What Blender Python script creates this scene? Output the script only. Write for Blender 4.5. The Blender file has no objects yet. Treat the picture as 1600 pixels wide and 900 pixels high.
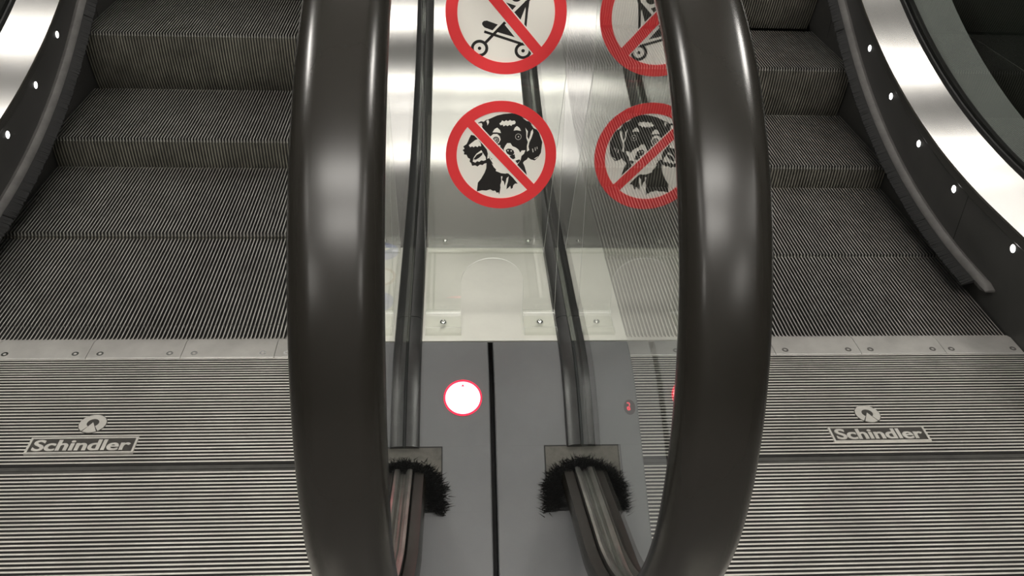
import bpy, bmesh, math, random
from mathutils import Vector, Matrix
from mathutils.geometry import tessellate_polygon
random.seed(7)
sc = bpy.context.scene
PI = math.pi

# ---------------------------------------------------------------- camera, world, exposure
cd = bpy.data.cameras.new('camera')
cam = bpy.data.objects.new('camera', cd)
sc.collection.objects.link(cam)
cd.sensor_width = 36.0
cd.lens = 36.0 * 1402.2 / 1600.0
cd.clip_start = 0.02
_C = (-0.07025, -1.67079, 1.24600)
_r = (0.99785509, -0.05524448, 0.03511793)
_u = (0.00110009, 0.55054213, 0.83480666)
_b = (-0.06545236, -0.83297744, 0.54942204)
cam.matrix_world = Matrix(((_r[0], _u[0], _b[0], _C[0]), (_r[1], _u[1], _b[1], _C[1]),
                           (_r[2], _u[2], _b[2], _C[2]), (0, 0, 0, 1)))
sc.camera = cam
sc.view_settings.view_transform = 'Standard'
sc.view_settings.look = 'None'
sc.view_settings.gamma = 1.0
sc.view_settings.exposure = 0.0
sc.view_settings.use_curve_mapping = False
sc.cycles.use_denoising = True
sc.cycles.max_bounces = 12
sc.cycles.transparent_max_bounces = 24
sc.cycles.sample_clamp_indirect = 6.0
w = bpy.data.worlds.new('world'); sc.world = w
w.use_nodes = True
w.node_tree.nodes['Background'].inputs[0].default_value = (0.8, 0.85, 0.9, 1)
w.node_tree.nodes['Background'].inputs[1].default_value = 0.05

# unseen ceiling luminaires: (y, z, strength)
LAMP_COLOR = (1.0, 0.96, 0.90)
LAMPS = [(-5.0, 5.0, 21.0), (-3.4, 5.0, 21.0)] + [(3.0 + 1.3 * k, 6.0 + max(0.0, 0.577 * (1.3 * k - 2.6)), (6.0, 7.0, 6.0, 3.4, 2.6, 2.6, 3.0, 4.0, 6.0, 7.0)[k]) for k in range(10)]  # hall pair added to light the signs, topmost ones to brighten the deck
# wall luminaires running along the landing and the hall: (side, y, strength)
WALL_LAMPS = [(sg, y, st) for sg in (-1, 1) for (y, st) in ((-0.22, 62.0), (-2.3, 7.0), (-4.2, 16.0))]

# ---------------------------------------------------------------- materials
def nmat(name, col, rough=0.5, metal=0.0, var=0.0, vscale=8.0, col2=None, rvar=0.0, bump=0.0, bscale=200.0,
         stretch=(1, 1, 1), emit=None, estr=0.0, spec=None, coat=0.0, aniso=0.0):
    m = bpy.data.materials.new(name); m.use_nodes = True
    nt = m.node_tree; P = nt.nodes['Principled BSDF']
    P.inputs['Base Color'].default_value = (*col, 1)
    P.inputs['Roughness'].default_value = rough
    P.inputs['Metallic'].default_value = metal
    if spec is not None: P.inputs['Specular IOR Level'].default_value = spec
    if coat: P.inputs['Coat Weight'].default_value = coat; P.inputs['Coat Roughness'].default_value = 0.15
    if aniso:      # grain runs up the deck: highlights spread sideways
        P.inputs['Anisotropic'].default_value = aniso
        tg = nt.nodes.new('ShaderNodeCombineXYZ'); tg.inputs[0].default_value = 1.0
        nt.links.new(tg.outputs[0], P.inputs['Tangent'])
    if emit:
        P.inputs['Emission Color'].default_value = (*emit, 1); P.inputs['Emission Strength'].default_value = estr
    tc = nt.nodes.new('ShaderNodeTexCoord'); mp = nt.nodes.new('ShaderNodeMapping')
    mp.inputs['Scale'].default_value = stretch
    nt.links.new(tc.outputs['Object'], mp.inputs['Vector'])
    if var > 0 or col2:
        n = nt.nodes.new('ShaderNodeTexNoise'); n.inputs['Scale'].default_value = vscale
        n.inputs['Detail'].default_value = 6.0; n.inputs['Roughness'].default_value = 0.65
        nt.links.new(mp.outputs[0], n.inputs['Vector'])
        r = nt.nodes.new('ShaderNodeValToRGB')
        c2 = col2 or tuple(c * (1 - var) for c in col)
        c1 = col if col2 else tuple(min(1, c * (1 + var)) for c in col)
        r.color_ramp.elements[0].position = 0.32; r.color_ramp.elements[0].color = (*c2, 1)
        r.color_ramp.elements[1].position = 0.68; r.color_ramp.elements[1].color = (*c1, 1)
        nt.links.new(n.outputs['Fac'], r.inputs['Fac'])
        nt.links.new(r.outputs['Color'], P.inputs['Base Color'])
        if rvar:
            q = nt.nodes.new('ShaderNodeMapRange')
            q.inputs['To Min'].default_value = max(0.02, rough - rvar); q.inputs['To Max'].default_value = rough + rvar
            nt.links.new(n.outputs['Fac'], q.inputs['Value']); nt.links.new(q.outputs[0], P.inputs['Roughness'])
    if bump > 0:
        n2 = nt.nodes.new('ShaderNodeTexNoise'); n2.inputs['Scale'].default_value = bscale
        n2.inputs['Detail'].default_value = 3.0
        nt.links.new(mp.outputs[0], n2.inputs['Vector'])
        b = nt.nodes.new('ShaderNodeBump'); b.inputs['Strength'].default_value = bump; b.inputs['Distance'].default_value = 0.002
        nt.links.new(n2.outputs['Fac'], b.inputs['Height']); nt.links.new(b.outputs['Normal'], P.inputs['Normal'])
    return m

def glassmat(name, tint, f0=0.04, rough=0.0):
    """Clear sheet: straight transmission plus a Schlick mirror term on every surface."""
    m = bpy.data.materials.new(name); m.use_nodes = True
    nt = m.node_tree; nt.nodes.clear()
    out = nt.nodes.new('ShaderNodeOutputMaterial'); mix = nt.nodes.new('ShaderNodeMixShader')
    tr = nt.nodes.new('ShaderNodeBsdfTransparent'); tr.inputs['Color'].default_value = (*tint, 1)
    gl = nt.nodes.new('ShaderNodeBsdfGlossy'); gl.inputs['Roughness'].default_value = rough
    gl.inputs['Color'].default_value = (1, 1, 1, 1)
    lw = nt.nodes.new('ShaderNodeLayerWeight'); lw.inputs['Blend'].default_value = 0.5
    pw = nt.nodes.new('ShaderNodeMath'); pw.operation = 'POWER'; pw.inputs[1].default_value = 5.0
    ml = nt.nodes.new('ShaderNodeMath'); ml.operation = 'MULTIPLY_ADD'
    ml.inputs[1].default_value = 1 - f0; ml.inputs[2].default_value = f0
    nt.links.new(lw.outputs['Facing'], pw.inputs[0]); nt.links.new(pw.outputs[0], ml.inputs[0])
    # both surfaces of the sheet together reflect 2R / (1 + R); booked where light enters
    tw = nt.nodes.new('ShaderNodeMath'); tw.operation = 'MULTIPLY'; tw.inputs[1].default_value = 2.0
    ad = nt.nodes.new('ShaderNodeMath'); ad.operation = 'ADD'; ad.inputs[1].default_value = 1.0
    dv = nt.nodes.new('ShaderNodeMath'); dv.operation = 'DIVIDE'
    ge = nt.nodes.new('ShaderNodeNewGeometry')
    iv = nt.nodes.new('ShaderNodeMath'); iv.operation = 'SUBTRACT'; iv.inputs[0].default_value = 1.0
    mm = nt.nodes.new('ShaderNodeMath'); mm.operation = 'MULTIPLY'
    nt.links.new(ml.outputs[0], tw.inputs[0]); nt.links.new(ml.outputs[0], ad.inputs[0])
    nt.links.new(tw.outputs[0], dv.inputs[0]); nt.links.new(ad.outputs[0], dv.inputs[1])
    nt.links.new(ge.outputs['Backfacing'], iv.inputs[1]); nt.links.new(dv.outputs[0], mm.inputs[0]); nt.links.new(iv.outputs[0], mm.inputs[1])
    nt.links.new(mm.outputs[0], mix.inputs['Fac'])
    nt.links.new(tr.outputs[0], mix.inputs[1]); nt.links.new(gl.outputs[0], mix.inputs[2])
    nt.links.new(mix.outputs[0], out.inputs['Surface'])
    return m

M = dict(
    rib=nmat('worn_aluminium_rib', (0.52, 0.51, 0.475), 0.36, 0.7, 0.22, 14, rvar=0.08),
    groove=nmat('dark_step_groove', (0.035, 0.035, 0.033), 0.6, 0.1, 0.3, 20),
    riser=nmat('dirty_step_riser', (0.21, 0.20, 0.165), 0.5, 0.35, 0.35, 10),
    riser_groove=nmat('dark_riser_groove', (0.05, 0.048, 0.042), 0.6, 0.1, 0.3, 20),
    floor_rib=nmat('floor_plate_rib', (0.78, 0.75, 0.69), 0.34, 0.55, 0.14, 7, rvar=0.06),
    floor_groove=nmat('floor_plate_groove', (0.016, 0.015, 0.014), 0.65, 0, 0.4, 20),
    comb=nmat('comb_plate_aluminium', (0.50, 0.485, 0.46), 0.42, 0.5, 0.12, 12, rvar=0.06),
    dark_strip=nmat('dark_rubber_strip', (0.045, 0.044, 0.04), 0.55, 0, 0.3, 20),
    rubber=nmat('black_handrail_rubber', (0.016, 0.0145, 0.012), 0.26, 0, 0.04, 30, spec=0.42),
    rubber_lip=nmat('handrail_lip', (0.02, 0.018, 0.016), 0.45, 0, 0.15, 30),
    newel=nmat('grey_deck_plastic', (0.108, 0.109, 0.113), 0.45, 0, 0.10, 5, rvar=0.06, bump=0.05, bscale=600),
    inlet=nmat('dirty_inlet_plate', (0.085, 0.079, 0.066), 0.5, 0.1, 0.5, 28, col2=(0.035, 0.032, 0.027)),
    bristle=nmat('black_bristle', (0.009, 0.009, 0.009), 0.7, 0, 0.3, 60),
    black=nmat('black_gap', (0.006, 0.006, 0.006), 0.7),
    skirt=nmat('black_skirt_lacquer', (0.05, 0.049, 0.047), 0.38, 0, 0.15, 6, rvar=0.06),
    skirt_trim=nmat('skirt_trim_lacquer', (0.04, 0.039, 0.036), 0.4, 0, 0.1, 6),
    holder=nmat('brush_holder_metal', (0.13, 0.125, 0.12), 0.5, 0.3, 0.2, 20),
    steel=nmat('brushed_steel', (0.70, 0.69, 0.67), 0.18, 1.0, 0.02, 3, stretch=(12, 0.3, 0.3), aniso=0.92),
    steel_flat=nmat('satin_steel_plate', (0.66, 0.65, 0.60), 0.34, 0.5, 0.05, 9, rvar=0.05),
    outer_deck=nmat('grey_outer_deck', (0.46, 0.48, 0.46), 0.25, 0.7, 0.06, 3),
    clamp=nmat('black_clamp_profile', (0.018, 0.018, 0.018), 0.37, 0, 0.25, 60, rvar=0.1),
    guide=nmat('steel_guide_rail', (0.36, 0.36, 0.34), 0.34, 0.9, 0.2, 20),
    chrome=nmat('polished_bolt', (0.85, 0.85, 0.83), 0.12, 1.0),
    screw=nmat('dull_screw', (0.22, 0.21, 0.2), 0.4, 0.8, 0.2, 60),
    glass=glassmat('balustrade_glass', (0.955, 0.975, 0.96)),
    acrylic=glassmat('clear_acrylic', (0.985, 0.99, 0.98)),
    acrylic_foot=glassmat('moulded_acrylic', (0.965, 0.97, 0.955), 0.055, 0.3),
    line=nmat('deck_joint_grey', (0.11, 0.11, 0.112), 0.5),
    acrylic_edge=nmat('bright_sawn_acrylic_edge', (0.88, 0.88, 0.84), 0.3),  # frosted cut, paled to paint the light the edges catch
    white=nmat('sticker_white', (0.90, 0.865, 0.80), 0.45),
    red=nmat('sticker_red', (0.80, 0.04, 0.047), 0.45),
    ink=nmat('sticker_black', (0.012, 0.010, 0.009), 0.5),
    blue=nmat('sticker_blue', (0.02, 0.07, 0.48), 0.45),
    tan=nmat('sticker_tan', (0.40, 0.24, 0.10), 0.45),
    badge=nmat('badge_light_metal', (0.55, 0.53, 0.49), 0.42, 0.35, 0.1, 30),
    badge_dark=nmat('badge_dark_recess', (0.032, 0.029, 0.025), 0.6, 0, 0.3, 50),
    led=nmat('skirt_light_lens', (1, 1, 1), 0.3, emit=(1, 0.98, 0.95), estr=9.0),
    signal=nmat('red_signal_lens', (0.9, 0.2, 0.2), 0.3, emit=(1.0, 0.3, 0.33), estr=3.5),
    signal_rim=nmat('red_signal_rim', (0.6, 0.02, 0.04), 0.3, emit=(1.0, 0.015, 0.07), estr=0.9),
    digit=nmat('red_segment', (0.5, 0.02, 0.03), 0.4, emit=(1.0, 0.05, 0.09), estr=1.3),
    window=nmat('smoked_window', (0.05, 0.035, 0.034), 0.15),
    wall=nmat('dark_wall_panel', (0.018, 0.021, 0.018), 0.35, 0, 0.25, 3),
    wall_grey=nmat('grey_concrete', (0.16, 0.16, 0.155), 0.8, 0, 0.15, 3),
    wall_pale=nmat('pale_wall', (0.80, 0.80, 0.78), 0.8, 0, 0.05, 3),
    ceiling=nmat('ceiling_plaster', (0.82, 0.82, 0.80), 0.8, 0, 0.05, 2),
    tile=nmat('hall_floor_tile', (0.20, 0.19, 0.18), 0.5, 0, 0.2, 4),
    occluder=nmat('occluder_dark', (0.02, 0.02, 0.02), 0.8),
    housing=nmat('lamp_housing', (0.6, 0.6, 0.6), 0.5),
)

def lampmat(k, s):
    return nmat('lamp_diffuser_%d' % k, (0.9, 0.9, 0.9), 0.5, emit=LAMP_COLOR, estr=s)

# ---------------------------------------------------------------- mesh helpers
class MB:
    def __init__(s): s.v = []; s.f = []; s.m = []
    def quad(s, pts, mi=0):
        b = len(s.v); s.v += [tuple(p) for p in pts]; s.f.append(tuple(range(b, b + len(pts)))); s.m.append(mi)
    def box(s, x0, x1, y0, y1, z0, z1, mi=0, top=None, front=None):
        b = len(s.v)
        s.v += [(x0, y0, z0), (x1, y0, z0), (x1, y1, z0), (x0, y1, z0), (x0, y0, z1), (x1, y0, z1), (x1, y1, z1), (x0, y1, z1)]
        for q, k in (((0, 3, 2, 1), mi), ((4, 5, 6, 7), mi if top is None else top), ((0, 1, 5, 4), mi if front is None else front),
                     ((1, 2, 6, 5), mi), ((2, 3, 7, 6), mi), ((3, 0, 4, 7), mi)):
            s.f.append(tuple(b + i for i in q)); s.m.append(k)
    def sweep(s, prof, path, X=0.0, mi=0, closed=True, caps=True, mfun=None):
        """prof: (x, n) pairs; path: (y, z, ny, nz); swept in the YZ plane."""
        b = len(s.v); n = len(prof)
        for (y, z, ny, nz) in path:
            for (x, h) in prof: s.v.append((X + x, y + h * ny, z + h * nz))
        for i in range(len(path) - 1):
            for j in range(n if closed else n - 1):
                k = (j + 1) % n
                s.f.append((b + i * n + j, b + i * n + k, b + (i + 1) * n + k, b + (i + 1) * n + j))
                s.m.append(mfun(j) if mfun else mi)
        if closed and caps:
            for off in (0, (len(path) - 1) * n):
                for t in tessellate_polygon([[Vector((p[0], p[1], 0)) for p in prof]]):
                    s.f.append(tuple(b + off + q for q in t)); s.m.append(mi)
    def prism(s, poly, fr, t0, t1, mi=0, side=None):
        """poly: 2-D outline, fr(u, v, t) -> 3-D point; capped solid between t0 and t1."""
        b = len(s.v); n = len(poly)
        for t in (t0, t1):
            for (u, v) in poly: s.v.append(tuple(fr(u, v, t)))
        for tri in tessellate_polygon([[Vector((p[0], p[1], 0)) for p in poly]]):
            s.f.append(tuple(b + q for q in tri)); s.m.append(mi)
            s.f.append(tuple(b + n + q for q in reversed(tri))); s.m.append(mi)
        for j in range(n):
            k = (j + 1) % n
            s.f.append((b + j, b + k, b + n + k, b + n + j)); s.m.append(mi if side is None else side)
    def ringprism(s, po, pi, fr, t0, t1, mi=0):
        n = len(po); b = len(s.v)
        for t in (t0, t1):
            for P in (po, pi):
                for (u, v) in P: s.v.append(tuple(fr(u, v, t)))
        o0, i0, o1, i1 = b, b + n, b + 2 * n, b + 3 * n
        for j in range(n):
            k = (j + 1) % n
            for q in ((o0 + j, o0 + k, i0 + k, i0 + j), (o1 + j, i1 + j, i1 + k, o1 + k), (o0 + j, o1 + j, o1 + k, o0 + k), (i0 + j, i0 + k, i1 + k, i1 + j)):
                s.f.append(q); s.m.append(mi)
    def dome(s, c, r, h, fr, seg=16, rings=5, mi=0):
        b = len(s.v)
        for i in range(rings):
            a = i / rings * PI / 2
            for j in range(seg):
                t = 2 * PI * j / seg
                s.v.append(tuple(fr(c[0] + r * math.cos(a) * math.cos(t), c[1] + r * math.cos(a) * math.sin(t), h * math.sin(a))))
        s.v.append(tuple(fr(c[0], c[1], h)))
        for i in range(rings - 1):
            for j in range(seg):
                k = (j + 1) % seg
                s.f.append((b + i * seg + j, b + i * seg + k, b + (i + 1) * seg + k, b + (i + 1) * seg + j)); s.m.append(mi)
        for j in range(seg):
            s.f.append((b + (rings - 1) * seg + j, b + (rings - 1) * seg + (j + 1) % seg, b + rings * seg)); s.m.append(mi)
        s.f.append(tuple(b + j for j in reversed(range(seg)))); s.m.append(mi)
    def build(s, name, mats, parent=None, org=(0, 0, 0), smooth=False, merge=False):
        me = bpy.data.meshes.new(name)
        me.from_pydata([(a - org[0], b - org[1], c - org[2]) for a, b, c in s.v], [], s.f)
        for m in (mats if isinstance(mats, (list, tuple)) else [mats]): me.materials.append(m)
        me.polygons.foreach_set('material_index', s.m)
        bm = bmesh.new(); bm.from_mesh(me)
        if merge: bmesh.ops.remove_doubles(bm, verts=bm.verts, dist=1e-6)
        bmesh.ops.recalc_face_normals(bm, faces=bm.faces)
        bm.to_mesh(me); bm.free()
        if smooth:
            me.polygons.foreach_set('use_smooth', [True] * len(me.polygons))
            me.set_sharp_from_angle(angle=math.radians(smooth if smooth is not True else 35))
        o = bpy.data.objects.new(name, me); sc.collection.objects.link(o)
        if parent: o.parent = parent
        elif org != (0, 0, 0): o.location = org
        return o

def tag(o, label, cat, group=None, kind=None):
    o['label'] = label; o['category'] = cat
    if group: o['group'] = group
    if kind: o['kind'] = kind
    return o
def thing(name, loc, label, cat, group=None):
    o = bpy.data.objects.new(name, None); sc.collection.objects.link(o); o.location = loc
    o.empty_display_size = 0.05
    return tag(o, label, cat, group)
def structure(o, label=None):
    o['kind'] = 'structure'
    if label: o['label'] = label
    return o
def copy_tree(o, parent=None):
    c = o.copy(); sc.collection.objects.link(c); c.parent = parent
    for ch in list(o.children): copy_tree(ch, c)
    return c
def circle(cx, cy, r, n=48, a0=0.0):
    return [(cx + r * math.cos(a0 + 2 * PI * i / n), cy + r * math.sin(a0 + 2 * PI * i / n)) for i in range(n)]

# ---------------------------------------------------------------- the escalators' common geometry
TH = math.radians(30)
def rise(Y, Yc, R):
    if Y < Yc: return 0.0
    if Y < Yc + R * math.sin(TH): return R - math.sqrt(R * R - (Y - Yc) ** 2)
    return R * (1 - math.cos(TH)) + (Y - Yc - R * math.sin(TH)) * math.tan(TH)
HX, SW = 0.264, 1.0            # half width of the middle deck, width of the steps
OX = HX + SW                   # outer skirts
GX = 0.160                     # glass planes beside the middle deck
FS = 0.522                     # slope of the deck's front face
def zd(Y, z0=0.22):
    if Y >= -0.30: return z0 + rise(Y, 0.2, 2.5)
    d = -0.30 - Y
    if d < 0.14: return z0 - 0.5 * FS / 0.14 * d * d
    return z0 - FS * 0.07 - FS * (d - 0.14)
def frames(pts):
    out = []
    for i, (y, z) in enumerate(pts):
        a = pts[max(0, i - 1)]; b = pts[min(len(pts) - 1, i + 1)]
        dy, dz = b[0] - a[0], b[1] - a[1]; l = math.hypot(dy, dz)
        out.append((y, z, -dz / l, dy / l))
    return out
def span(a, b, n): return [a + (b - a) * i / n for i in range(n + 1)]
YEND = 4.2
def deckpath(a, b, f=zd, n=None):
    n = n or max(8, int((b - a) / 0.06))
    return frames([(y, f(y)) for y in span(a, b, n)])

# ================================================================ the setting
b = MB(); b.box(-1.9, 1.9, -6.2, -1.40, -0.12, 0.006); b.box(-HX + .001, HX - .001, -1.40, -0.30, -0.12, 0.006); b.box(-1.9, -OX - .001, -1.40, -0.30, -0.12, 0.006); b.box(OX + .001, 1.9, -1.40, -0.30, -0.12, 0.006); b.box(-1.9, 1.9, -1.40, 16, -1.2, -1.0)
structure(b.build('floor', M['tile']))
b = MB(); b.prism([(-6.2, 6.5), (5, 6.5), (16, 12.85), (16, 12.95), (5, 6.6), (-6.2, 6.6)], lambda u, v, q: (q, u, v), -1.9, 1.9); structure(b.build('ceiling', M['ceiling']))
b = MB(); b.box(1.76, 1.86, -6.2, 16, 0.304, 13); b.box(1.76, 1.86, -6.2, 16, -1.2, 0.299); b.box(1.764, 1.86, -6.2, 16, 0.299, 0.304, 1)
structure(b.build('wall_right', [M['wall'], M['rib']]))
b = MB(); b.box(-1.86, -1.76, -6.2, 16, -1.2, 13); structure(b.build('wall_left', M['wall']))
b = MB(); b.box(-1.9, 1.9, 16, 16.1, -1.2, 13); structure(b.build('wall_far', M['wall_pale']))
b = MB(); b.prism([(2.9, .9), (16, 8.46), (16, 8.2), (2.9, .6)], lambda u, v, q: (q, u, v), -1.75, 1.75); structure(b.build('incline_occluder', M['occluder']))  # unseen dark stand-in for the upper escalators, added to block low reflections
b = MB(); b.box(-1.9, 1.9, -6.3, -6.2, -0.12, 6.5); structure(b.build('wall_behind', M['wall_grey']))
ORD = ['first', 'second', 'third', 'fourth', 'fifth', 'sixth', 'seventh', 'eighth', 'ninth', 'tenth', 'eleventh', 'twelfth', 'thirteenth']
for k, (ly, LAMP_Z, ls) in enumerate(LAMPS):
    t = thing('ceiling_luminaire', (0, ly, LAMP_Z), 'unseen long white ceiling luminaire high overhead, %s from the entrance hall' % ORD[k], 'lamp', 'ceiling luminaires')
    hw = 0.34 if ly < 0 else 0.13
    b = MB(); b.box(-1.55, 1.55, ly - hw - .03, ly + hw + .03, LAMP_Z + 0.02, LAMP_Z + 0.10)
    b.build('housing', M['housing'], t, (0, ly, LAMP_Z))
    for x in (-0.9, 0.9):
        b = MB(); b.box(x - .015, x + .015, ly - .015, ly + .015, LAMP_Z + .1, 6.5 + max(0.0, 0.577 * (ly - 5)))
        b.build('hanger', M['housing'], t, (0, ly, LAMP_Z))
    b = MB(); b.box(-1.5, 1.5, ly - hw, ly + hw, LAMP_Z - 0.01, LAMP_Z + 0.018)
    b.build('diffuser', lampmat(k, ls), t, (0, ly, LAMP_Z))
for k, (sg, wy, ls) in enumerate(WALL_LAMPS):
    o = (sg * 1.74, wy, 2.7)
    t = thing('wall_luminaire', o, 'long white luminaire high on the %s wall, %s from the entrance hall' % ('left' if sg < 0 else 'right', ORD[2 - k % 3]), 'lamp', 'wall luminaires')
    x0, x1 = sorted((sg * 1.76, sg * 1.70))
    b = MB(); b.box(x0, x1, wy - .53, wy + .53, 2.58, 2.86); b.build('housing', M['housing'], t, o)
    x0, x1 = sorted((sg * 1.698, sg * 1.58))
    b = MB(); hl = .32 if wy > -1 else .5; b.box(x0, x1, wy - hl, wy + hl, 2.60, 2.84); b.build('diffuser', lampmat(20 + k, ls), t, o)

# ================================================================ floor plates
PITCH = 0.00935
def ribbed(b, x0, x1, y0, y1, z0, z1, pitch, rw):
    b.box(x0, x1, y0, y1, z0, z1 - 0.0032, 1)
    n = int((y1 - y0) / pitch)
    off = (y1 - y0 - n * pitch) / 2
    for i in range(n):
        y = y0 + off + (i + 0.5) * pitch
        q = len(b.v); h = rw / 2; g = rw * 0.8
        zb, zt = z1 - 0.0032, z1
        b.v += [(x0, y - g, zb), (x1, y - g, zb), (x1, y - h, zt), (x0, y - h, zt), (x0, y + h, zt), (x1, y + h, zt), (x1, y + g, zb), (x0, y + g, zb)]
        for f, m in (((0, 1, 2, 3), 1), ((3, 2, 5, 4), 0), ((4, 5, 6, 7), 1), ((0, 3, 4, 7), 0), ((1, 6, 5, 2), 0)):
            b.f.append(tuple(q + e for e in f)); b.m.append(m)
for sgn, side in ((-1, 'left'), (1, 'right')):
    x0, x1 = sorted((sgn * (HX + 0.002), sgn * 1.60))
    xs0, xs1 = sorted((sgn * (HX + 0.002), sgn * (OX + 0.0)))
    b = MB(); ribbed(b, xs0, xs1, -0.398, -0.1362, 0.0015, 0.008, PITCH, 0.0038)
    tag(b.build('floor_plate', [M['floor_rib'], M['floor_groove']]), 'ribbed aluminium floor plate carrying the name badge before the %s escalator' % side, 'floor plate', 'ribbed floor plates')
    b = MB(); ribbed(b, xs0, xs1, -1.40, -0.418, 0.0015, 0.008, PITCH, 0.0038)
    tag(b.build('floor_plate', [M['floor_rib'], M['floor_groove']]), 'plain ribbed floor plate in front of the dark joint at the %s escalator' % side, 'floor plate', 'ribbed floor plates')
    b = MB(); b.box(xs0, xs1, -0.417, -0.399, 0.001, 0.0035); b.box(xs0, xs1, -0.4105, -0.4055, 0.0035, 0.0052)
    tag(b.build('joint_strip', M['dark_strip']), 'dark joint strip between the two ribbed floor plates of the %s escalator' % side, 'joint strip', 'floor joint strips')
    b = MB(); ribbed(b, xs0, xs1, -0.1355, -0.0715, 0.0015, 0.0075, 0.008, 0.0032)
    tag(b.build('comb_carrier', [M['floor_rib'], M['floor_groove']]), 'narrow finely ribbed carrier plate directly before the %s comb plate' % side, 'floor plate', 'comb carriers')

# comb plates: five screwed segments each, with teeth that reach into the step grooves
RP = 0.00907
def comb_segment(parent, x0, x1, cx, ring):
    o = thing_part = None
    b = MB()
    prof = [(-0.0705, 0.0015), (-0.0705, 0.0065), (-0.0695, 0.0075), (-0.010, 0.0068), (0.006, 0.0015)]
    b.prism(prof, lambda u, v, t: (t, u, v), x0 + 0.0006, x1 - 0.0006)
    seg = b.build('comb_segment', M['comb'], parent, tuple(parent.location), smooth=30)
    b = MB()
    i0 = math.ceil((x0 - cx) / RP - 0.5); 
    for i in range(i0, int((x1 - cx) / RP + 0.5)):
        x = cx + i * RP
        b.v += [(x - .0017, -.004, .003), (x + .0017, -.004, .003), (x + .0017, -.004, -.007), (x - .0017, -.004, -.007), (x, .024, -.006)]
        q = len(b.v) - 5
        for f in ((0, 1, 2, 3), (0, 4, 1), (1, 4, 2), (2, 4, 3), (3, 4, 0)): b.f.append(tuple(q + e for e in f)); b.m.append(0)
    t = b.build('comb_teeth', M['comb'], seg)
    t.location = (0, 0, 0)
    t.data.transform(Matrix.Translation(tuple(-c for c in parent.location)))
    for sx in ((x0 + x1) / 2 - 0.075, (x0 + x1) / 2 + 0.075):
        b = MB(); fr = lambda u, v, h: (u, v, 0.0071 + h)
        b.ringprism(circle(sx, -0.054, 0.0075, 20), circle(sx, -0.054, 0.0034, 20), fr, -0.001, 0.0006, 0)
        b.prism(circle(sx, -0.054, 0.0034, 12), fr, -0.001, 0.0001, 1)
        s = b.build('screw', [ring, M['black']], seg, tuple(parent.location))
for sgn, side in ((-1, 'left'), (1, 'right')):
    cp = thing('comb_plate', (sgn * (HX + 0.5), 0, 0.0015), 'smooth silver comb plate where the %s steps run under the floor' % side, 'comb plate', 'comb plates')
    for k in range(5):
        a, c = sorted((sgn * (HX + 0.203 * k), sgn * min(OX, HX + 0.203 * (k + 1))))
        comb_segment(cp, a, c, sgn * (HX + 0.5), M['chrome' if sgn < 0 else 'screw'])

# name badges let into the floor plates
def text_mesh(txt, size, ext, bold):
    cu = bpy.data.curves.new('t', 'FONT'); cu.body = txt; cu.size = size; cu.extrude = ext; cu.offset = bold
    cu.align_x = 'CENTER'; cu.align_y = 'CENTER'; cu.space_character = 1.0
    o = bpy.data.objects.new('t', cu); sc.collection.objects.link(o)
    dg = bpy.context.evaluated_depsgraph_get()
    me = bpy.data.meshes.new_from_object(o.evaluated_get(dg))
    bpy.data.objects.remove(o); bpy.data.curves.remove(cu)
    return me
def badge(cx, cy, label):
    z = 0.0082
    t = thing('name_badge', (cx, cy, z), label, 'badge', 'name badges in the floor plates')
    fr = lambda u, v, h: (u, v, h)
    rect = lambda a, c: [(-a, -c), (a, -c), (a, c), (-a, c)]
    b = MB(); b.prism(rect(.101, .0215), fr, -.004, .0004); b.build('badge_plate', M['badge_dark'], t)
    b = MB(); b.ringprism(rect(.102, .0222), rect(.0975, .0187), fr, -.004, .0014); b.build('badge_frame', M['badge'], t)
    me = text_mesh('Schindler', 0.05, 0.0005, 0.0008)
    xs = [v.co.x for v in me.vertices]; ys = [v.co.y for v in me.vertices]
    sx = 0.182 / (max(xs) - min(xs)); sy = 0.0305 / (max(ys) - min(ys))
    mx = (max(xs) + min(xs)) / 2; my = (max(ys) + min(ys)) / 2
    for v in me.vertices: v.co = ((v.co.x - mx) * sx, (v.co.y - my) * sy, v.co.z + 0.0009)
    tb = bmesh.new()
    for dx in (-0.0007, 0.0, 0.0007):
        tb.from_mesh(me); tb.verts.ensure_lookup_table()
        for v in tb.verts[-len(me.vertices):]: v.co.x += dx; v.co.z += dx * 0.1
    tb.to_mesh(me); tb.free()
    me.materials.clear(); me.materials.append(M['badge'])
    o = bpy.data.objects.new('lettering', me); sc.collection.objects.link(o); o.parent = t
    ey = 0.0615
    b = MB(); b.prism(circle(0, ey, 0.0275, 56), fr, -.004, .0003)
    em = b.build('emblem', M['badge_dark'], t)
    # ring open at the bottom, wedge with its tip in the hole
    hy = ey + 0.002
    b = MB()
    a0, a1 = math.radians(-90 + 37), math.radians(270 - 37); n = 44
    for i in range(n):
        p, q = a0 + (a1 - a0) * i / n, a0 + (a1 - a0) * (i + 1) / n
        quad = [(0.026 * math.cos(p), ey + 0.026 * math.sin(p)), (0.026 * math.cos(q), ey + 0.026 * math.sin(q)),
                (0.0118 * math.cos(q), hy + 0.0118 * math.sin(q)), (0.0118 * math.cos(p), hy + 0.0118 * math.sin(p))]
        b.prism(quad, fr, 0, .0011)
    wd = [(0, hy + 0.002)] + [(0.026 * math.cos(x), ey + 0.026 * math.sin(x)) for x in span(math.radians(-90 - 31), math.radians(-90 + 31), 12)]
    b.prism(wd, fr, 0, .0011)
    b.build('emblem_ring', M['badge'], em)
    return t
badge(-0.787, -0.346, 'metal name badge with round emblem in the left floor plate')
badge(0.803, -0.341, 'metal name badge with round emblem in the right floor plate')

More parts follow.
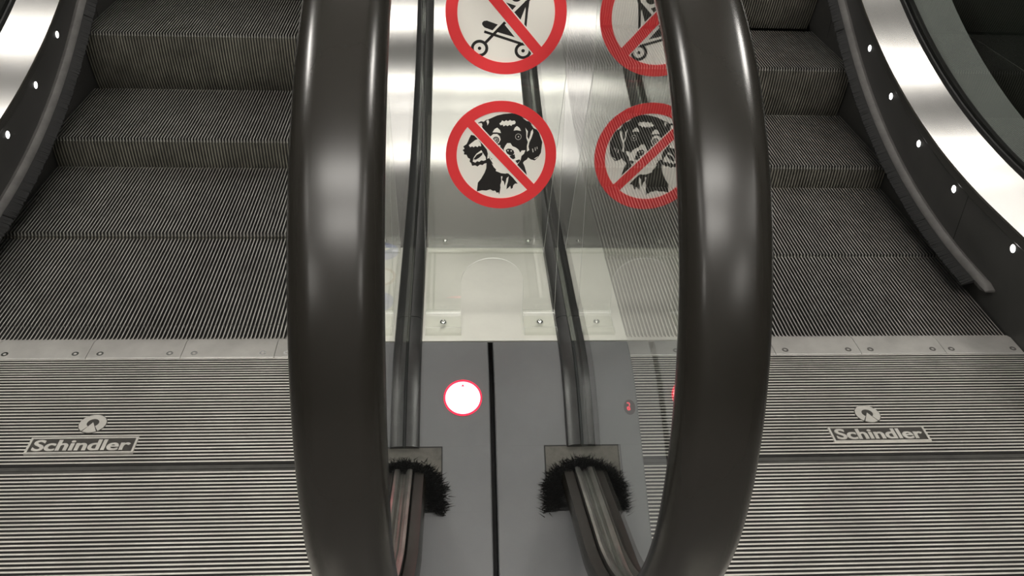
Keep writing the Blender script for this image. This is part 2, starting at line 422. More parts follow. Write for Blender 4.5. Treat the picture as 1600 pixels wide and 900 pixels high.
# ================================================================ steps
def make_step(loc, label, group):
    t = thing('escalator_step', loc, label, 'step', group)
    NR = 110
    xs = [(-(NR - 1) / 2 + i) * RP for i in range(NR)]
    b = MB(); b.box(-0.4985, 0.4985, 0.004, 0.397, -0.018, -0.010, 1)
    for i, x in enumerate(xs):
        y1 = 0.3994 if i % 2 else 0.3975
        q = len(b.v); a, c = 0.00145, 0.0022
        b.v += [(x - c, 0, -.012), (x + c, 0, -.012), (x + c, y1, -.012), (x - c, y1, -.012), (x - a, 0, 0), (x + a, 0, 0), (x + a, y1, 0), (x - a, y1, 0)]
        for f, m in (((4, 5, 6, 7), 0), ((0, 1, 5, 4), 0), ((1, 2, 6, 5), 1), ((2, 3, 7, 6), 1), ((3, 0, 4, 7), 1)):
            b.f.append(tuple(q + e for e in f)); b.m.append(m)
    b.build('tread', [M['rib'], M['groove']], t)
    b = MB()
    pts = []
    for i in range(9):
        s = i / 8; pts.append((0.002 + 0.050 * s * s + 0.006 * s, -0.010 - 0.225 * s))
    fr = frames(list(reversed(pts)))
    b.sweep([(-0.4985, 0), (0.4985, 0), (0.4985, -0.008), (-0.4985, -0.008)], fr, 0, 1)
    for x in xs:
        b.sweep([(x - 0.0024, 0), (x - 0.0017, 0.006), (x + 0.0017, 0.006), (x + 0.0024, 0)], fr, 0, 0, closed=False, mfun=lambda j: 0 if j == 1 else 1)
    b.build('riser', [M['riser'], M['riser_groove']], t)
    return t
proto = None
def stepname(k):
    return ORD[k]
for side, sgn, a0, n in (('left', -1, 0.0643 - 0.4, 7), ('right', 1, -0.0269, 6)):
    for k in range(n):
        Yk = a0 + 0.4 * k
        z = rise(Yk + 0.4503, 0.6615, 1.9896)
        kind = 'flat' if z < 0.004 else 'raised'
        lab = '%s dark grooved step, %s up from the comb plate on the %s escalator' % (kind, stepname(k), side)
        loc = (sgn * (HX + 0.5), Yk, z)
        if proto is None:
            proto = make_step(loc, lab, 'steps of the %s escalator' % side)
        else:
            c = copy_tree(proto); c.location = loc; c['label'] = lab; c['group'] = 'steps of the %s escalator' % side

# ================================================================ middle decks
def slab(b, x0, x1, a, c, f, th=0.004, mi=0, n=None):
    b.sweep([(x0, 0), (x1, 0), (x1, -th), (x0, -th)], deckpath(a, c, f, n), 0, mi)
b = MB(); slab(b, -HX, HX, -0.298, 0.048, zd)
tag(b.build('deck_plate', M['steel_flat'], smooth=20), 'flat pale metal deck plate between the two glass panels, under the clear feet', 'deck plate')
b = MB(); slab(b, -HX, HX, 0.050, YEND, zd)
tag(b.build('deck_plate', M['steel'], smooth=20), 'shiny brushed steel deck rising between the two escalators behind the signs', 'deck plate')
for sgn, side in ((-1, 'left'), (1, 'right')):
    b = MB()
    a, c = sorted((sgn * (HX - 0.001), sgn * (HX - 0.006)))
    pth = deckpath(-0.30, YEND)
    b.sweep([(a, -0.004), (c, -0.004), (c, -0.26), (a, -0.26)], pth, 0)
    tag(b.build('skirt_panel', M['skirt']), 'black skirt panel under the middle deck beside the %s steps' % side, 'skirt')

# sloping grey deck ends with handrail inlets
def facept(x, s, h=0.0):
    """point on the sloping front face: s metres down from the bend line, h above it"""
    l = math.hypot(1, FS); y0, z0 = -0.37, 0.22
    return (x, y0 - s / l - h * FS / l, z0 - s * FS / l + h / l)
for sgn, side in ((-1, 'left'), (1, 'right')):
    x0, x1 = sorted((sgn * 0.0045, sgn * HX))
    t = thing('newel_deck', (sgn * 0.13, -0.5, 0.006), 'smooth grey sloping deck end around the %s handrail inlet%s' % (side, ', with the lit red lamp' if sgn < 0 else ', with the small red digit window'), 'deck', 'grey deck ends')
    org = (sgn * 0.13, -0.5, 0.006)
    b = MB()
    ys = span(-0.30, -0.44, 14) + [-0.6, -0.785]
    top = [(y, zd(y)) for y in ys]
    poly = [(-0.30, 0.008)] + top + [(-0.785, 0.008)]
    b.prism(poly, lambda u, v, q: (q, u, v), x0, x1)
    o = b.build('deck_body', M['newel'], t, org, smooth=30)
    md = o.modifiers.new('b', 'BEVEL'); md.width = 0.003; md.segments = 2; md.limit_method = 'ANGLE'; md.angle_limit = math.radians(50)
    # fine joint lines across the face above and below the inlet
    for s_ in (0.157, 0.2725):
        for (xa, xb) in ((x0 + 0.004, sgn * GX - 0.068), (sgn * GX + 0.068, x1 - 0.004)):
            b = MB(); b.prism([(xa, s_ - .0004), (xb, s_ - .0004), (xb, s_ + .0004), (xa, s_ + .0004)], facept, -0.001, 0.0002)
            b.build('joint_line', M['line'], t, org)
    cx = sgn * 0.157
    b = MB(); b.prism([(cx - .067, .158), (cx + .067, .158), (cx + .067, .272), (cx - .067, .272)], facept, -0.002, 0.0012)
    ip = b.build('inlet_plate', M['inlet'], t, org)
    b = MB(); b.ringprism([(cx - .068, .157), (cx + .068, .157), (cx + .068, .273), (cx - .068, .273)], [(cx - .066, .159), (cx + .066, .159), (cx + .066, .271), (cx - .066, .271)], facept, -0.002, 0.0016)
    b.build('inlet_border', M['black'], ip, org)
    b = MB(); hx = sgn * 0.155
    b.prism([(hx + .048 * math.cos(a), .232 - .050 * math.sin(a)) for a in span(0, PI, 16)] + [(hx - .048, .272), (hx + .048, .272)], facept, 0.0, 0.0018)
    b.build('inlet_shade', M['black'], ip, org)  # flat black panel puts the opening's inner shade onto the plate
    # horseshoe of bristles around the handrail
    b = MB()
    for i in range(3600):
        a = random.uniform(-0.75, PI + 0.75)
        if a < 0: bx, bs = hx + .066, .232 - .050 * a / 0.75 * 0.9
        elif a > PI: bx, bs = hx - .066, .232 + .050 * (a - PI) / 0.75 * 0.9
        else: bx, bs = hx + .064 * math.cos(a), .236 - .052 * math.sin(a)
        u_ = random.random()
        bx = hx + (bx - hx) * (0.72 + .34 * u_); bs = .250 + (bs - .250) * (0.62 + .40 * u_)
        bx += random.gauss(0, .003); bs += random.gauss(0, .003)
        ln = random.uniform(.012, .028)
        ta = (min(max(a, 0), PI)) + random.gauss(0, .5)
        d = (-math.cos(ta) * ln * .7, math.sin(ta) * ln * .45)
        if random.random() < .35: d = (-d[0] * .8, -d[1] * .8)
        h = random.uniform(.006, .017); wv = .00075
        p0 = (bx, bs); p1 = (bx + d[0], bs + d[1])
        px, py = -d[1], d[0]; l = math.hypot(px, py) or 1; px *= wv / l; py *= wv / l
        q = len(b.v)
        b.v += [facept(p0[0] - px, p0[1] - py, .0005), facept(p0[0] + px, p0[1] + py, .0005), facept(p1[0], p1[1], h),
                facept(p0[0], p0[1], .0025)]
        for f in ((0, 1, 2), (1, 3, 2), (3, 0, 2)): b.f.append(tuple(q + e for e in f)); b.m.append(0)
    b.build('brush', M['bristle'], ip, org)['kind'] = 'stuff'
    if sgn < 0:
        fr = facept
        b = MB(); b.ringprism(circle(-.053, .066, .0345, 48), circle(-.053, .066, .0315, 48), fr, -.001, .0022)
        lamp = b.build('signal_rim', M['signal_rim'], t, org)
        b = MB(); b.dome((-.053, .066), .0318, .006, fr, 40, 6)
        b.build('signal_lens', M['signal'], lamp, org, smooth=True)
        b = MB(); b.prism([(-.0555, .0455), (-.053, .0415), (-.0505, .0455)], fr, .0030, .0052)
        b.build('arrow_mark', M['signal_rim'], lamp, org)
    else:
        fr = facept
        b = MB(); b.prism([(0.2485 + .0105 * math.cos(a), .087 + .0145 * math.sin(a)) for a in span(0, 2 * PI - .18, 34)], fr, -.001, .0008)
        dw = b.build('digit_window', M['window'], t, org)
        b = MB()
        def stroke(pts, wd=.0009):
            for (p, q) in zip(pts[:-1], pts[1:]):
                dx, dy = q[0] - p[0], q[1] - p[1]; l = math.hypot(dx, dy); nx, ny = -dy / l * wd, dx / l * wd
                ex, ey = dx / l * wd * .5, dy / l * wd * .5
                b.prism([(p[0] - ex + nx, p[1] - ey + ny), (q[0] + ex + nx, q[1] + ey + ny), (q[0] + ex - nx, q[1] + ey - ny), (p[0] - ex - nx, p[1] - ey - ny)], fr, .0007, .0013)
        ox, os = 0.2465, 0.0855
        stroke([(ox - .002, os - .0065), (ox + .0014, os - .0065), (ox + .0024, os - .004), (ox + .0016, os - .0012)])
        stroke([(ox + .002, os + .0012), (ox - .0016, os + .0012), (ox - .0024, os + .004), (ox - .001, os + .007), (ox + .0018, os + .0066), (ox + .0022, os + .0036), (ox - .0005, os + .0036)])
        b.build('red_digit', M['digit'], dw, org)
# black filler for the shade in the gap between the two deck ends
b = MB(); b.prism([(-0.32, .008)] + [(y, zd(y) - 0.05) for y in (-0.32, -0.37, -0.44, -0.6)] + [(-0.68, .008)], lambda u, v, q: (q, u, v), -0.0042, 0.0042)
tag(b.build('gap_shade', M['black']), 'black seal deep in the gap between the two grey deck ends', 'filler')

# ================================================================ handrail path
RC, YC, ZC = 0.407, -0.655, 0.601
def handrail_points(ret=True):
    top = ZC + RC
    pts = []
    for y in reversed(span(0.3, YEND, 50)): pts.append((y, top + rise(y, 0.35, 1.6)))
    for y in reversed(span(YC, 0.3, 12)[1:-1]): pts.append((y, top))
    aend = 249
    for i in range(97):
        a = math.radians(90 + (aend - 90) * i / 96)
        pts.append((YC + RC * math.cos(a), ZC + RC * math.sin(a)))
    y, z = pts[-1]; sl = -0.364
    if ret:
        for i in range(1, 13):
            yy = y + (-0.47 - y) * i / 12
            pts.append((yy, z + sl * (yy - y)))
    return pts
def hframes(pts):
    # outward normal (away from the newel centre)
    return [(y, z, -ny, -nz) if True else None for (y, z, ny, nz) in frames(list(pts))]
HP = [(-.019, .0388), (0, .0393), (.019, .0388), (.0255, .0376), (.0315, .0350), (.0370, .0305), (.0415, .0245), (.044, .016), (.0425, .007), (.039, .001), (.035, 0), (.023, 0), (.0205, .003), (.023, .006), (.033, .008), (.035, .012), (.035, .022), (.030, .026)]
HP = [(x * 0.955, n) for x, n in HP]
HP = HP + [(-x, n) for x, n in reversed(HP[3:])]
def hmat(j):
    x, n = HP[j]; x2, n2 = HP[(j + 1) % len(HP)]
    return 1 if max(n, n2) <= 0.0081 and max(abs(x), abs(x2)) < 0.0392 or (max(abs(x), abs(x2)) < .0355 and max(n, n2) < .0262) else 0
pts = handrail_points()
# frames() runs along the path; going top -> front -> bottom the outward side is to the right
fr_main = []
for (y, z, ny, nz) in frames(pts):
    fr_main.append((y, z, -ny, -nz))
def drift(b, n, x, d):
    # the returning run eases towards the inlet, d metres nearer the middle
    i0 = 70; last = len(fr_main) - 13
    for i in range(len(b.v) // n):
        t_ = min(1.0, max(0.0, (i - 120.0) / (len(fr_main) - 13 - 120.0)))
        q = b.v[i * n:(i + 1) * n]
        for k, v in enumerate(q): b.v[i * n + k] = (v[0] - math.copysign(d * t_, x), v[1], v[2])
def hr(x, label, d=0.0):
    b = MB(); b.sweep(HP, fr_main, x, 0, mfun=hmat); drift(b, len(HP), x, d)
    return tag(b.build('handrail', [M['rubber'], M['rubber_lip']], smooth=40), label, 'handrail', 'black handrails')
GUIDE = [(-.017, -.005), (-.017, .016), (-.004, .016), (-.003, .0125), (.003, .0125), (.004, .016), (.017, .016), (.017, -.005), (.013, -.006), (.009, -.005), (.0055, .0005), (.002, .0015), (.0018, -.0015), (-.0018, -.0015), (-.002, .0015), (-.0055, .0005), (-.009, -.005), (-.013, -.006)]
def glass_poly():
    P = []
    for y in reversed(span(-0.30, YEND, 60)): P.append((y, zd(y) + 0.002))
    for y in span(-0.30, -0.50, 14)[1:]: P.append((y, zd(y) + 0.002))
    Q = list(reversed(pts))
    for (y, z) in Q:
        if y < -0.53 or z > 0.5: P.append((y, z))
    return P
def balustrade(x, label, group, side):
    gshift = math.copysign(0.010, x)
    t = thing('glass_balustrade', (x, 0.3, 0.22), label, 'balustrade', group)
    org = (x, 0.3, 0.22)
    b = MB(); b.prism(glass_poly(), lambda u, v, q: (q, u, v), x - 0.005, x + 0.005)
    b.build('glass_pane', M['glass'], t, org)
    strip = lambda s_: [(s_ * .0055, 0), (s_ * .0055, .010), (s_ * .008, .014), (s_ * .020, .013), (s_ * .0285, .008), (s_ * .031, 0)]
    for s_ in (-1, 1):
        for (ya, yb, nm) in ((-0.235, YEND, 'clamp_strip'), (-0.512, -0.2365, 'clamp_strip')):
            b = MB(); b.sweep(strip(s_), deckpath(ya, yb, n=None if yb > 0 else 30), x)
            b.build(nm, M['clamp'], t, org, smooth=40)
    b = MB(); b.sweep(GUIDE, fr_main[:-3], x + gshift)
    if gshift: drift(b, len(GUIDE), x, 0.013)
    b.build('guide_rail', M['guide'], t, org, smooth=20)
    return t
balustrade(-GX, 'clear glass balustrade on the left edge of the middle deck, inside the left handrail', 'middle balustrades', 'left')
balustrade(GX, 'clear glass balustrade on the right edge of the middle deck, mirroring the two signs', 'middle balustrades', 'right')
hr(-GX - 0.011, 'black rubber handrail curving round its end on the left of the middle deck', 0.013)
hr(GX + 0.011, 'black rubber handrail curving round its end on the right of the middle deck', 0.013)

# round pictogram stickers on the narrow deck strip outside the left glass
for k, (py, mk, lab) in enumerate(((0.03, 'blue', 'round blue sticker on the left deck strip, furthest up the escalator'), (-0.073, 'tan', 'round tan and white sticker between the two blue stickers on the left deck strip'), (-0.165, 'blue', 'round blue sticker on the left deck strip, lowest of the three'))):
    t = thing('pictogram_sticker', (-0.226, py, zd(py) + .0002), lab, 'sticker', 'pictogram stickers on the left deck strip')
    fr = lambda u, v, h: (u, v, h)
    if mk == 'blue':
        b = MB(); b.prism(circle(0, 0, .037, 40), fr, 0, .0006); b.build('sticker_disc', M['blue'], t)
        b = MB(); b.prism([(-.004, -.022), (.006, -.022), (.005, .004), (.016, .010), (.014, .015), (-.006, .012), (-.010, -.002)], fr, .0006, .0009); b.prism(circle(0.001, .021, .006, 16), fr, .0006, .0009)
        b.build('white_figure', M['white'], t)
    else:
        b = MB(); b.ringprism(circle(0, 0, .037, 40), circle(0, 0, .030, 40), fr, 0, .0006); b.build('sticker_ring', M['tan'], t)
        b = MB(); b.prism(circle(0, 0, .030, 40), fr, 0, .0006); b.build('sticker_disc', M['white'], t)

# ================================================================ outer sides
def zo(Y): return 0.232 + rise(Y, 0.2, 2.42) if Y >= -0.3 else zd(Y, 0.232)
def zb(Y): return 0.062 + rise(Y, 0.2, 2.0)
def zl(Y): return 0.188 + rise(Y, 0.3, 2.05)
LED_Y = [0.102, 0.407, 0.641, 0.871, 1.089, 1.303, 1.515, 1.725]
for sgn, side in ((-1, 'left'), (1, 'right')):
    mir = lambda prof: [(sgn * x, n) for x, n in prof]
    org = (sgn * OX, 0.3, 0.0)
    t = thing('skirt_panel', org, 'tall black skirt panel with a row of white spotlights on the far %s' % side, 'skirt', 'outer skirts')
    pa = [(y, zo(y), 0, 1) for y in span(-0.30, YEND, 70)]
    b = MB(); b.sweep(mir([(OX + .001, -.002), (OX + .008, -.002), (OX + .008, -.42), (OX + .001, -.42)]), pa, 0)
    b.build('panel', M['skirt'], t, org, smooth=20)
    b = MB(); b.sweep(mir([(OX - .003, -.002), (OX + .003, -.002), (OX + .003, -.026), (OX - .001, -.027), (OX - .003, -.024)]), pa, 0)
    b.build('top_trim', M['skirt_trim'], t, org, smooth=30)
    for yj in (0.335, 1.43):
        b = MB(); b.sweep(mir([(OX + .0002, -.028), (OX + .003, -.028), (OX + .003, -.30), (OX + .0002, -.30)]), [(yj, zo(yj), 0, 1), (yj + .0015, zo(yj), 0, 1)], 0)
        b.build('panel_joint', M['black'], t, org)
    for ly in LED_Y:
        b = MB(); fr = lambda u, v, h: (sgn * (OX + .001 - h), u, v)
        b.dome((ly, zl(ly)), .0098, .0022, fr, 20, 3)
        b.build('spotlight', M['led'], t, org, smooth=True)
    # brush deflector
    d = thing('deflector_brush', (sgn * OX, 0.3, 0.06), 'grey metal strip with black safety bristles along the far %s skirt' % side, 'brush', 'deflector brushes')
    dorg = (sgn * OX, 0.3, 0.06)
    pb = frames([(y, zb(y)) for y in span(0.13, YEND, 70)])
    y0 = pb[0]
    b = MB()
    prof = mir([(OX + .001, .010), (OX - .008, .012), (OX - .020, .006), (OX - .024, .0), (OX - .022, -.010), (OX + .001, -.010)])
    tip = [(0.105, zb(0.105) + .001, 0.0, 0.25)]
    b.sweep(prof, tip + pb, 0)
    b.build('holder', M['holder'], d, dorg, smooth=30)
    b = MB()
    for (ya, yb_) in ((0.16, 0.448), (0.452, 1.25), (1.254, 2.6)):
        n = int((yb_ - ya) / 0.0032)
        for i in range(n):
            y = ya + (i + .5) * .0032; z = zb(y); j = random.gauss(0, .0012); k = random.uniform(-.002, .002)
            q = len(b.v); h = .0017
            xa, xb2 = sgn * (OX - .020), sgn * (OX - .052 + k)
            sl = (zb(y + .01) - zb(y)) / .01
            b.v += [(xa, y - h, z - .007 - h * sl), (xa, y + h, z - .007 + h * sl), (xb2, y + h + j, z - .016 + h * sl), (xb2, y - h + j, z - .016 - h * sl),
                    (xa, y - h, z + .001 - h * sl), (xa, y + h, z + .001 + h * sl), (xb2, y + h + j, z - .013 + h * sl), (xb2, y - h + j, z - .013 - h * sl)]
            for f in ((0, 1, 2, 3), (4, 7, 6, 5), (0, 4, 5, 1), (1, 5, 6, 2), (2, 6, 7, 3), (3, 7, 4, 0)): b.f.append(tuple(q + e for e in f)); b.m.append(0)
    b.build('bristles', M['bristle'], d, dorg)['kind'] = 'stuff'
    # bright inner deck, clamp strip, glass, outer deck
    po = deckpath(-0.298, YEND, zo, 76)
    b = MB(); b.sweep(mir([(OX - .004, -.003), (OX - .003, .003), (OX + .002, .006), (OX + .088, .053), (OX + .088, .047), (OX, -.004)]), po, 0)
    tag(b.build('deck_cover', M['steel'], smooth=25), 'bright mirror-like brushed steel deck sweeping up above the %s spotlights' % side, 'deck cover', 'outer deck covers')
    gx = OX + .101
    t = thing('glass_balustrade', (sgn * gx, 0.3, 0.28), 'clear glass balustrade standing on a dark strip beyond the %s bright steel deck' % side, 'balustrade', 'outer balustrades')
    gorg = (sgn * gx, 0.3, 0.28)
    b = MB()
    def opoly():
        P = []
        for y in reversed(span(-0.30, YEND, 60)): P.append((y, zo(y) + 0.046))
        for y in span(-0.30, -0.50, 14)[1:]: P.append((y, zo(y) + 0.03))
        for (y, z) in reversed(pts):
            if y < -0.53 or z > 0.5: P.append((y, z))
        return P
    b.prism(opoly(), lambda u, v, q: (q, u, v), sgn * gx - 0.005, sgn * gx + 0.005)
    b.build('glass_pane', M['glass'], t, gorg)
    for s_, prof in ((0, [(gx - .0135, .044), (gx - .0135, .058), (gx - .010, .064), (gx - .0055, .065), (gx - .0055, .044)]), (1, [(gx + .0055, .030), (gx + .0055, .066), (gx + .016, .066), (gx + .031, .056), (gx + .035, .030)])):
        b = MB(); b.sweep(mir(prof), deckpath(-0.30, YEND, zo, 76), 0)
        b.build('clamp_strip', M['clamp'], t, gorg, smooth=40)
    b = MB(); b.sweep(GUIDE, fr_main[:-3], sgn * gx); b.build('guide_rail', M['guide'], t, gorg, smooth=20)
    hr(sgn * gx, 'black rubber handrail on the outer balustrade of the %s escalator' % side)
    b = MB(); b.sweep(mir([(gx + .036, .018), (gx + .19, .018), (gx + .19, -.25), (gx + .185, -.25), (gx + .185, .012), (gx + .036, .012)]), po, 0)
    tag(b.build('outer_deck', M['outer_deck'], smooth=25), 'dull grey outer deck behind the %s outer glass, next to the dark wall' % side, 'deck cover', 'outer deck covers')
    x0, x1 = sorted((sgn * (OX + .001), sgn * 1.56))
    ys = span(-0.30, -0.44, 10) + [-0.6, -0.80]
    b = MB(); b.prism([(-0.30, 0.008)] + [(y, zo(y) + .012) for y in ys] + [(-0.80, 0.008)], lambda u, v, q: (q, u, v), x0, x1)
    tag(b.build('newel_deck', M['newel'], smooth=30), 'grey sloping deck end under the outer glass of the %s escalator' % side, 'deck', 'grey deck ends')

# ================================================================ clear climbing barrier with its feet
LN = math.hypot(1, 0.158)
def shp(x, a, h=0.0):
    """point on the leaning clear sheet: a metres up from its foot line, h in front of it"""
    return (x, -0.213 + a * 0.158 / LN - h / LN, 0.2245 + a / LN + h * 0.158 / LN)
bar = thing('climbing_barrier', (0, -0.2, 0.221), 'clear acrylic climbing barrier standing on bolted feet between the glass panels', 'barrier')
borg = (0, -0.2, 0.221)
arch = [(-.055, 0), (-.055, .066)] + [(0.006 + .061 * math.cos(a), .066 + .052 * math.sin(a)) for a in reversed(span(0.0, PI, 20))][1:-1] + [(.067, .066), (.067, 0)]
outl = [(-.124, 0)] + arch + [(.131, 0), (.131, 1.05), (.118, 1.063), (-.111, 1.063), (-.124, 1.05)]
b = MB(); b.prism(outl, shp, -0.004, 0.0, 0, side=1)
b.build('front_sheet', [M['acrylic'], M['acrylic_edge']], bar, borg)
for (xa, xb_) in ((-.124, -.055), (.067, .131)):
    b = MB()
    prof = [(-.209, .2215), (-.209, .2300), (-.214, .2345), (-.218, .2335), (-.226, .2265), (-.262, .2262), (-.268, .2295), (-.276, .2295), (-.281, .2265), (-.283, .2215)]
    b.prism(prof, lambda u, v, q: (q, u, v), xa, xb_, 1, side=0)
    b.build('foot', [M['acrylic_foot'], M['acrylic_edge']], bar, borg, smooth=20)
    b = MB(); cx = (xa + xb_) / 2
    b.dome((cx, -.246), .0068, .0055, lambda u, v, h: (u, v, .2262 + h), 18, 5)
    b.build('bolt', M['chrome'], bar, borg, smooth=True)
# rear flange with its upstand and brace sheet leaning on the front sheet
b = MB()
prof = [(.022, zd(.03) + .0006), (.022, zd(.03) + .0045), (.026, zd(.03) + .0085), (.034, zd(.03) + .0085), (.044, zd(.05) + .0050), (.090, zd(.09) + .0050), (.090, zd(.09) + .0010)]
b.prism(prof, lambda u, v, q: (q, u, v), -.124, .131, 1, side=0)
b.build('rear_flange', [M['acrylic_foot'], M['acrylic_edge']], bar, borg, smooth=20)
for cx in (-.088, .098):
    b = MB(); b.dome((cx, .068), .0055, .0048, lambda u, v, h: (u, v, zd(.068) + .005 + h), 18, 5)
    b.build('bolt', M['chrome'], bar, borg, smooth=True)
p1 = (shp(0, .47, -.0062)[1], shp(0, .47, -.0062)[2])
bl = math.hypot(p1[0] - .030, p1[1] - zd(.03) - .008)
ny, nz = (p1[1] - zd(.03) - .008) / bl, -(p1[0] - .030) / bl
b = MB(); P = [(.030, zd(.03) + .008), shp(0, .462, -.0042)[1:], shp(0, .474, -.0042)[1:], (.030 + ny * .004, zd(.03) + .008 + nz * .004)]
b.prism(P, lambda u, v, q: (q, u, v), -.124, .131, 1, side=0)
b.build('brace_sheet', [M['acrylic'], M['acrylic_edge']], bar, borg)
# side strips along the deck joining feet and flange
for xs_ in (-.1235,):
    b = MB(); b.box(xs_, xs_ + .006, -.208, .024, .2208, .2285); b.box(xs_ + .012, xs_ + .016, -.208, .024, .2208, .2240)
    b.build('side_strip', M['acrylic'], bar, borg)

# prohibition signs stuck on the front of the clear sheet
def sign(cx, ca, R, label, art):
    o = shp(cx, ca); t = thing('prohibition_sign', o, label, 'sign', 'prohibition signs')
    def fr(u, v, h):
        p = shp(cx + u * R, ca + v * R, h); return p
    b = MB(); b.prism(circle(0, 0, 0.999, 72), fr, .0002, .0008)
    b.build('sign_disc', M['white'], t, o)
    art(t, fr, o)
    b = MB(); b.ringprism(circle(0, 0, 1, 96), circle(0, 0, .805, 96), fr, .0006, .0020)
    b.build('red_ring', M['red'], t, o)
    return t
def polys(t, fr, o, name, mat, lst, h0, h1):
    b = MB()
    for P in lst: b.prism(P, fr, h0, h1)
    return b.build(name, mat, t, o)
def slash(t, fr, o, w_, ang):
    c, s_ = math.cos(ang), math.sin(ang)
    rot = lambda u, v: (u * c - v * s_, u * s_ + v * c)
    L = .83
    b = MB(); b.prism([rot(-L, -w_ - .018), rot(L, -w_ - .018), rot(L, w_ + .018), rot(-L, w_ + .018)], fr, .0012, .0015)
    b.build('slash_border', M['white'], t, o)
    b = MB(); b.prism([rot(-L, -w_), rot(L, -w_), rot(L, w_), rot(-L, w_)], fr, .0014, .0019)
    b.build('red_slash', M['red'], t, o)
def dog(t, fr, o):
    q = lambda L: [((x - 438) / 413.0, -(y - 445) / 402.0) for x, y in L]
    head = [(262, 204), (285, 192), (305, 196), (318, 184), (345, 175), (400, 150), (450, 138), (510, 132), (560, 140), (590, 160), (630, 178), (655, 205), (690, 240), (715, 270), (728, 305), (742, 340), (738, 385), (735, 420), (715, 455), (690, 478), (660, 470), (640, 455), (632, 470), (610, 485), (603, 497), (615, 520), (630, 565), (640, 612), (600, 575), (560, 535), (520, 500), (455, 430), (400, 370), (340, 300), (300, 250), (290, 225), (275, 215)]
    ear = [(212, 292), (240, 298), (285, 345), (330, 400), (338, 430), (330, 500), (312, 505), (300, 516), (280, 512), (262, 527), (245, 518), (222, 522), (214, 500), (203, 492), (206, 470), (190, 462), (180, 440), (160, 437), (163, 420), (150, 405), (165, 395), (155, 378), (180, 360), (190, 340), (200, 315)]
    body = [(330, 470), (350, 462), (375, 500), (400, 545), (440, 575), (495, 578), (530, 610), (568, 655), (548, 655), (535, 668), (530, 690), (518, 697), (512, 672), (500, 685), (484, 700), (486, 668), (494, 640), (498, 600), (482, 615), (478, 640), (470, 672), (462, 640), (447, 628), (452, 600), (440, 600), (444, 640), (436, 665), (438, 690), (430, 740), (422, 722), (412, 728), (398, 710), (380, 712), (360, 700), (330, 710), (300, 708), (262, 716), (258, 728), (266, 650), (290, 620), (315, 575), (328, 540)]
    polys(t, fr, o, 'black_dog_drawing', M['ink'], [q(head), q(ear), q(body)], .0006, .0010)
    white = [
        [(420, 207), (432, 198), (440, 184), (455, 192), (470, 182), (482, 190), (498, 180), (510, 188), (530, 184), (540, 196), (534, 210), (515, 214), (508, 224), (495, 216), (480, 226), (468, 218), (450, 228), (445, 216), (428, 220)],
        [(370, 272), (385, 248), (405, 237), (425, 255), (433, 277), (405, 272)],
        [(526, 258), (535, 235), (550, 224), (570, 238), (581, 260), (550, 254)],
        [(612, 235), (632, 262), (628, 300), (640, 322), (650, 290), (655, 262), (668, 245), (672, 270), (660, 310), (645, 345), (640, 375), (648, 400), (630, 412), (628, 370), (634, 340), (622, 310), (620, 270)],
        [(652, 208), (668, 216), (690, 236), (692, 248), (672, 236)], [(590, 165), (612, 170), (640, 190), (620, 186)],
        [(268, 206), (290, 206), (296, 224), (284, 226)], [(322, 190), (338, 180), (344, 198), (332, 222), (330, 206)],
        [(455, 395), (470, 365), (482, 350), (505, 350), (520, 372), (545, 382), (565, 396), (580, 420), (590, 404), (618, 402), (608, 428), (590, 445), (584, 478), (560, 512), (530, 495), (500, 468), (470, 430)],
        [(352, 305), (375, 285), (405, 283), (424, 300), (432, 325), (418, 352), (398, 352), (375, 332)],
        [(432, 372), (424, 385), (416, 376), (424, 362)],
        [(668, 392), (673, 388), (680, 414), (674, 418)], [(688, 382), (692, 378), (696, 404), (691, 405)], [(702, 376), (706, 374), (709, 392), (704, 392)],
        [(684, 466), (700, 455), (716, 446), (714, 452), (698, 464)],
        [(196, 368), (240, 332), (262, 322), (284, 352), (288, 376), (268, 372), (262, 382), (245, 374), (232, 384), (222, 376), (206, 384)],
        [(226, 490), (232, 462), (252, 432), (290, 404), (304, 428), (322, 455), (325, 476), (308, 484), (290, 480), (275, 492), (260, 486), (246, 498)],
        [(340, 415), (352, 428), (372, 452), (384, 470), (372, 474), (356, 456), (342, 440)],
        [(368, 502), (384, 512), (402, 524), (420, 548), (440, 562), (482, 570), (476, 580), (440, 576), (416, 566), (400, 560), (402, 548), (384, 530)],
    ]
    polys(t, fr, o, 'white_fur_patch', M['white'], [q(P) for P in white], .0009, .0011)
    for nm, P in zip(('nose', 'mouth', 'chin', 'ear_fold', 'whisker_dot', 'whisker_dot'), ([(470, 402), (488, 390), (512, 393), (530, 405), (536, 424), (522, 440), (502, 440), (480, 426)], [(500, 446), (538, 432), (544, 462), (528, 470), (510, 460)],
              [(545, 480), (575, 470), (582, 480), (560, 502)], [(232, 472), (255, 440), (278, 428), (300, 420), (296, 440), (272, 462), (248, 476)], [(348, 450), (356, 456), (352, 462)], [(362, 464), (372, 468), (366, 474)])):
        b = MB(); b.prism(q(P), fr, .0010, .0012); b.build(nm, M['ink'], t, o)
    for (x, y, r) in ((397, 327, 24), (562, 302, 20)):
        b = MB(); b.prism([((x + r * math.cos(a) - 438) / 413, -(y + r * math.sin(a) - 445) / 402) for a in span(0, 2 * PI - .3, 20)], fr, .0010, .0012)
        b.build('eye', M['ink'], t, o)
    for (x, y, r, ri) in ((397, 327, 15, 12), (562, 302, 22.5, 20)):
        oo = [((x + r * math.cos(a) - 438) / 413, -(y + r * math.sin(a) - 445) / 402) for a in span(0, 2 * PI - .3, 20)]
        ii = [((x + ri * math.cos(a) - 438) / 413, -(y + ri * math.sin(a) - 445) / 402) for a in span(0, 2 * PI - .3, 20)]
        b = MB(); b.ringprism(oo, ii, fr, .0011, .00135); b.build('iris', M['white'], t, o)
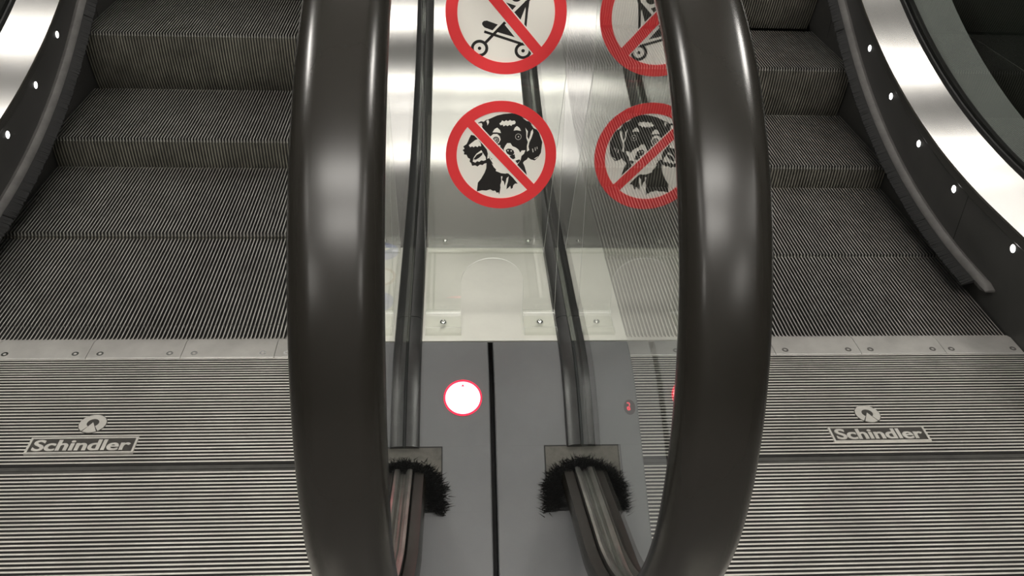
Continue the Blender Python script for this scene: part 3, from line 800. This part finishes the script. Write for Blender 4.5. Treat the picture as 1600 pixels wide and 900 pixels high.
    for (x, y) in ((395, 326), (563, 302), (488, 406), (512, 408)):
        b = MB(); b.prism([((x + 5 * math.cos(a) - 438) / 413, -(y + 5 * math.sin(a) - 445) / 402) for a in span(0, 2 * PI - .5, 9)], fr, .0011, .00135)
        b.build('glint', M['white'], t, o)
    slash(t, fr, o, .082, math.radians(-46.5))
def stroller(t, fr, o):
    def Q(x, y):     # crop pixels of the photo to disc units
        px, py = 690 + x / 6.925, y / 6.925
        return ((px - 791) / 93.0, -(py - 20) / 98.0)
    q = lambda L: [Q(x, y) for x, y in L]
    def circ(x, y, r, n=32, a0=0, a1=2 * PI): return [Q(x + r * math.cos(a), y + r * math.sin(a)) for a in [a0 + (a1 - a0) * i / n for i in range(n)]]
    for (x, y, R_, r_) in ((420, 530, 94, 62), (890, 550, 92, 60)):
        b = MB(); b.ringprism(circ(x, y, R_), circ(x, y, r_), fr, .0006, .0010); b.prism(circ(x, y, 19, 16), fr, .0006, .0010)
        b.build('wheel_drawing', M['ink'], t, o)
    def bar_(p, r, w_):
        dx, dy = r[0] - p[0], r[1] - p[1]; l = math.hypot(dx, dy); nx, ny_ = -dy / l * w_, dx / l * w_
        return q([(p[0] + nx, p[1] + ny_), (r[0] + nx, r[1] + ny_), (r[0] - nx, r[1] - ny_), (p[0] - nx, p[1] - ny_)])
    L = [bar_((468, 345), (862, 470), 14), bar_((485, 465), (690, 240), 15), q([(850, 455), (885, 490), (850, 500), (830, 520), (812, 505), (832, 478)]),
         q([(612, 266), (556, 330), (470, 300), (446, 272), (444, 250), (462, 230), (495, 225)]),
         q([(672, 250), (797, 402), (598, 345), (640, 290)]),
         q([(640, 8), (802, 60), (745, 126)]), q([(900, 8), (764, 150), (842, 238), (905, 60)]),
         q([(893, 10), (945, -20), (930, 120), (916, 326), (892, 292), (905, 100)]),
         circ(802, -45, 62, 28), bar_((930, 0), (1000, -230), 17), bar_((985, -225), (1075, -200), 17)]
    polys(t, fr, o, 'pushchair_drawing', M['ink'], L, .0006, .0010)
    slash(t, fr, o, .088, math.radians(-48))
sign(0.018, 0.322, 0.1015, 'round red no dogs sign with a puppy head on the clear barrier', dog)
sign(0.0215, 0.575, 0.1045, 'round red no pushchairs sign above the dog sign on the clear barrier', stroller)
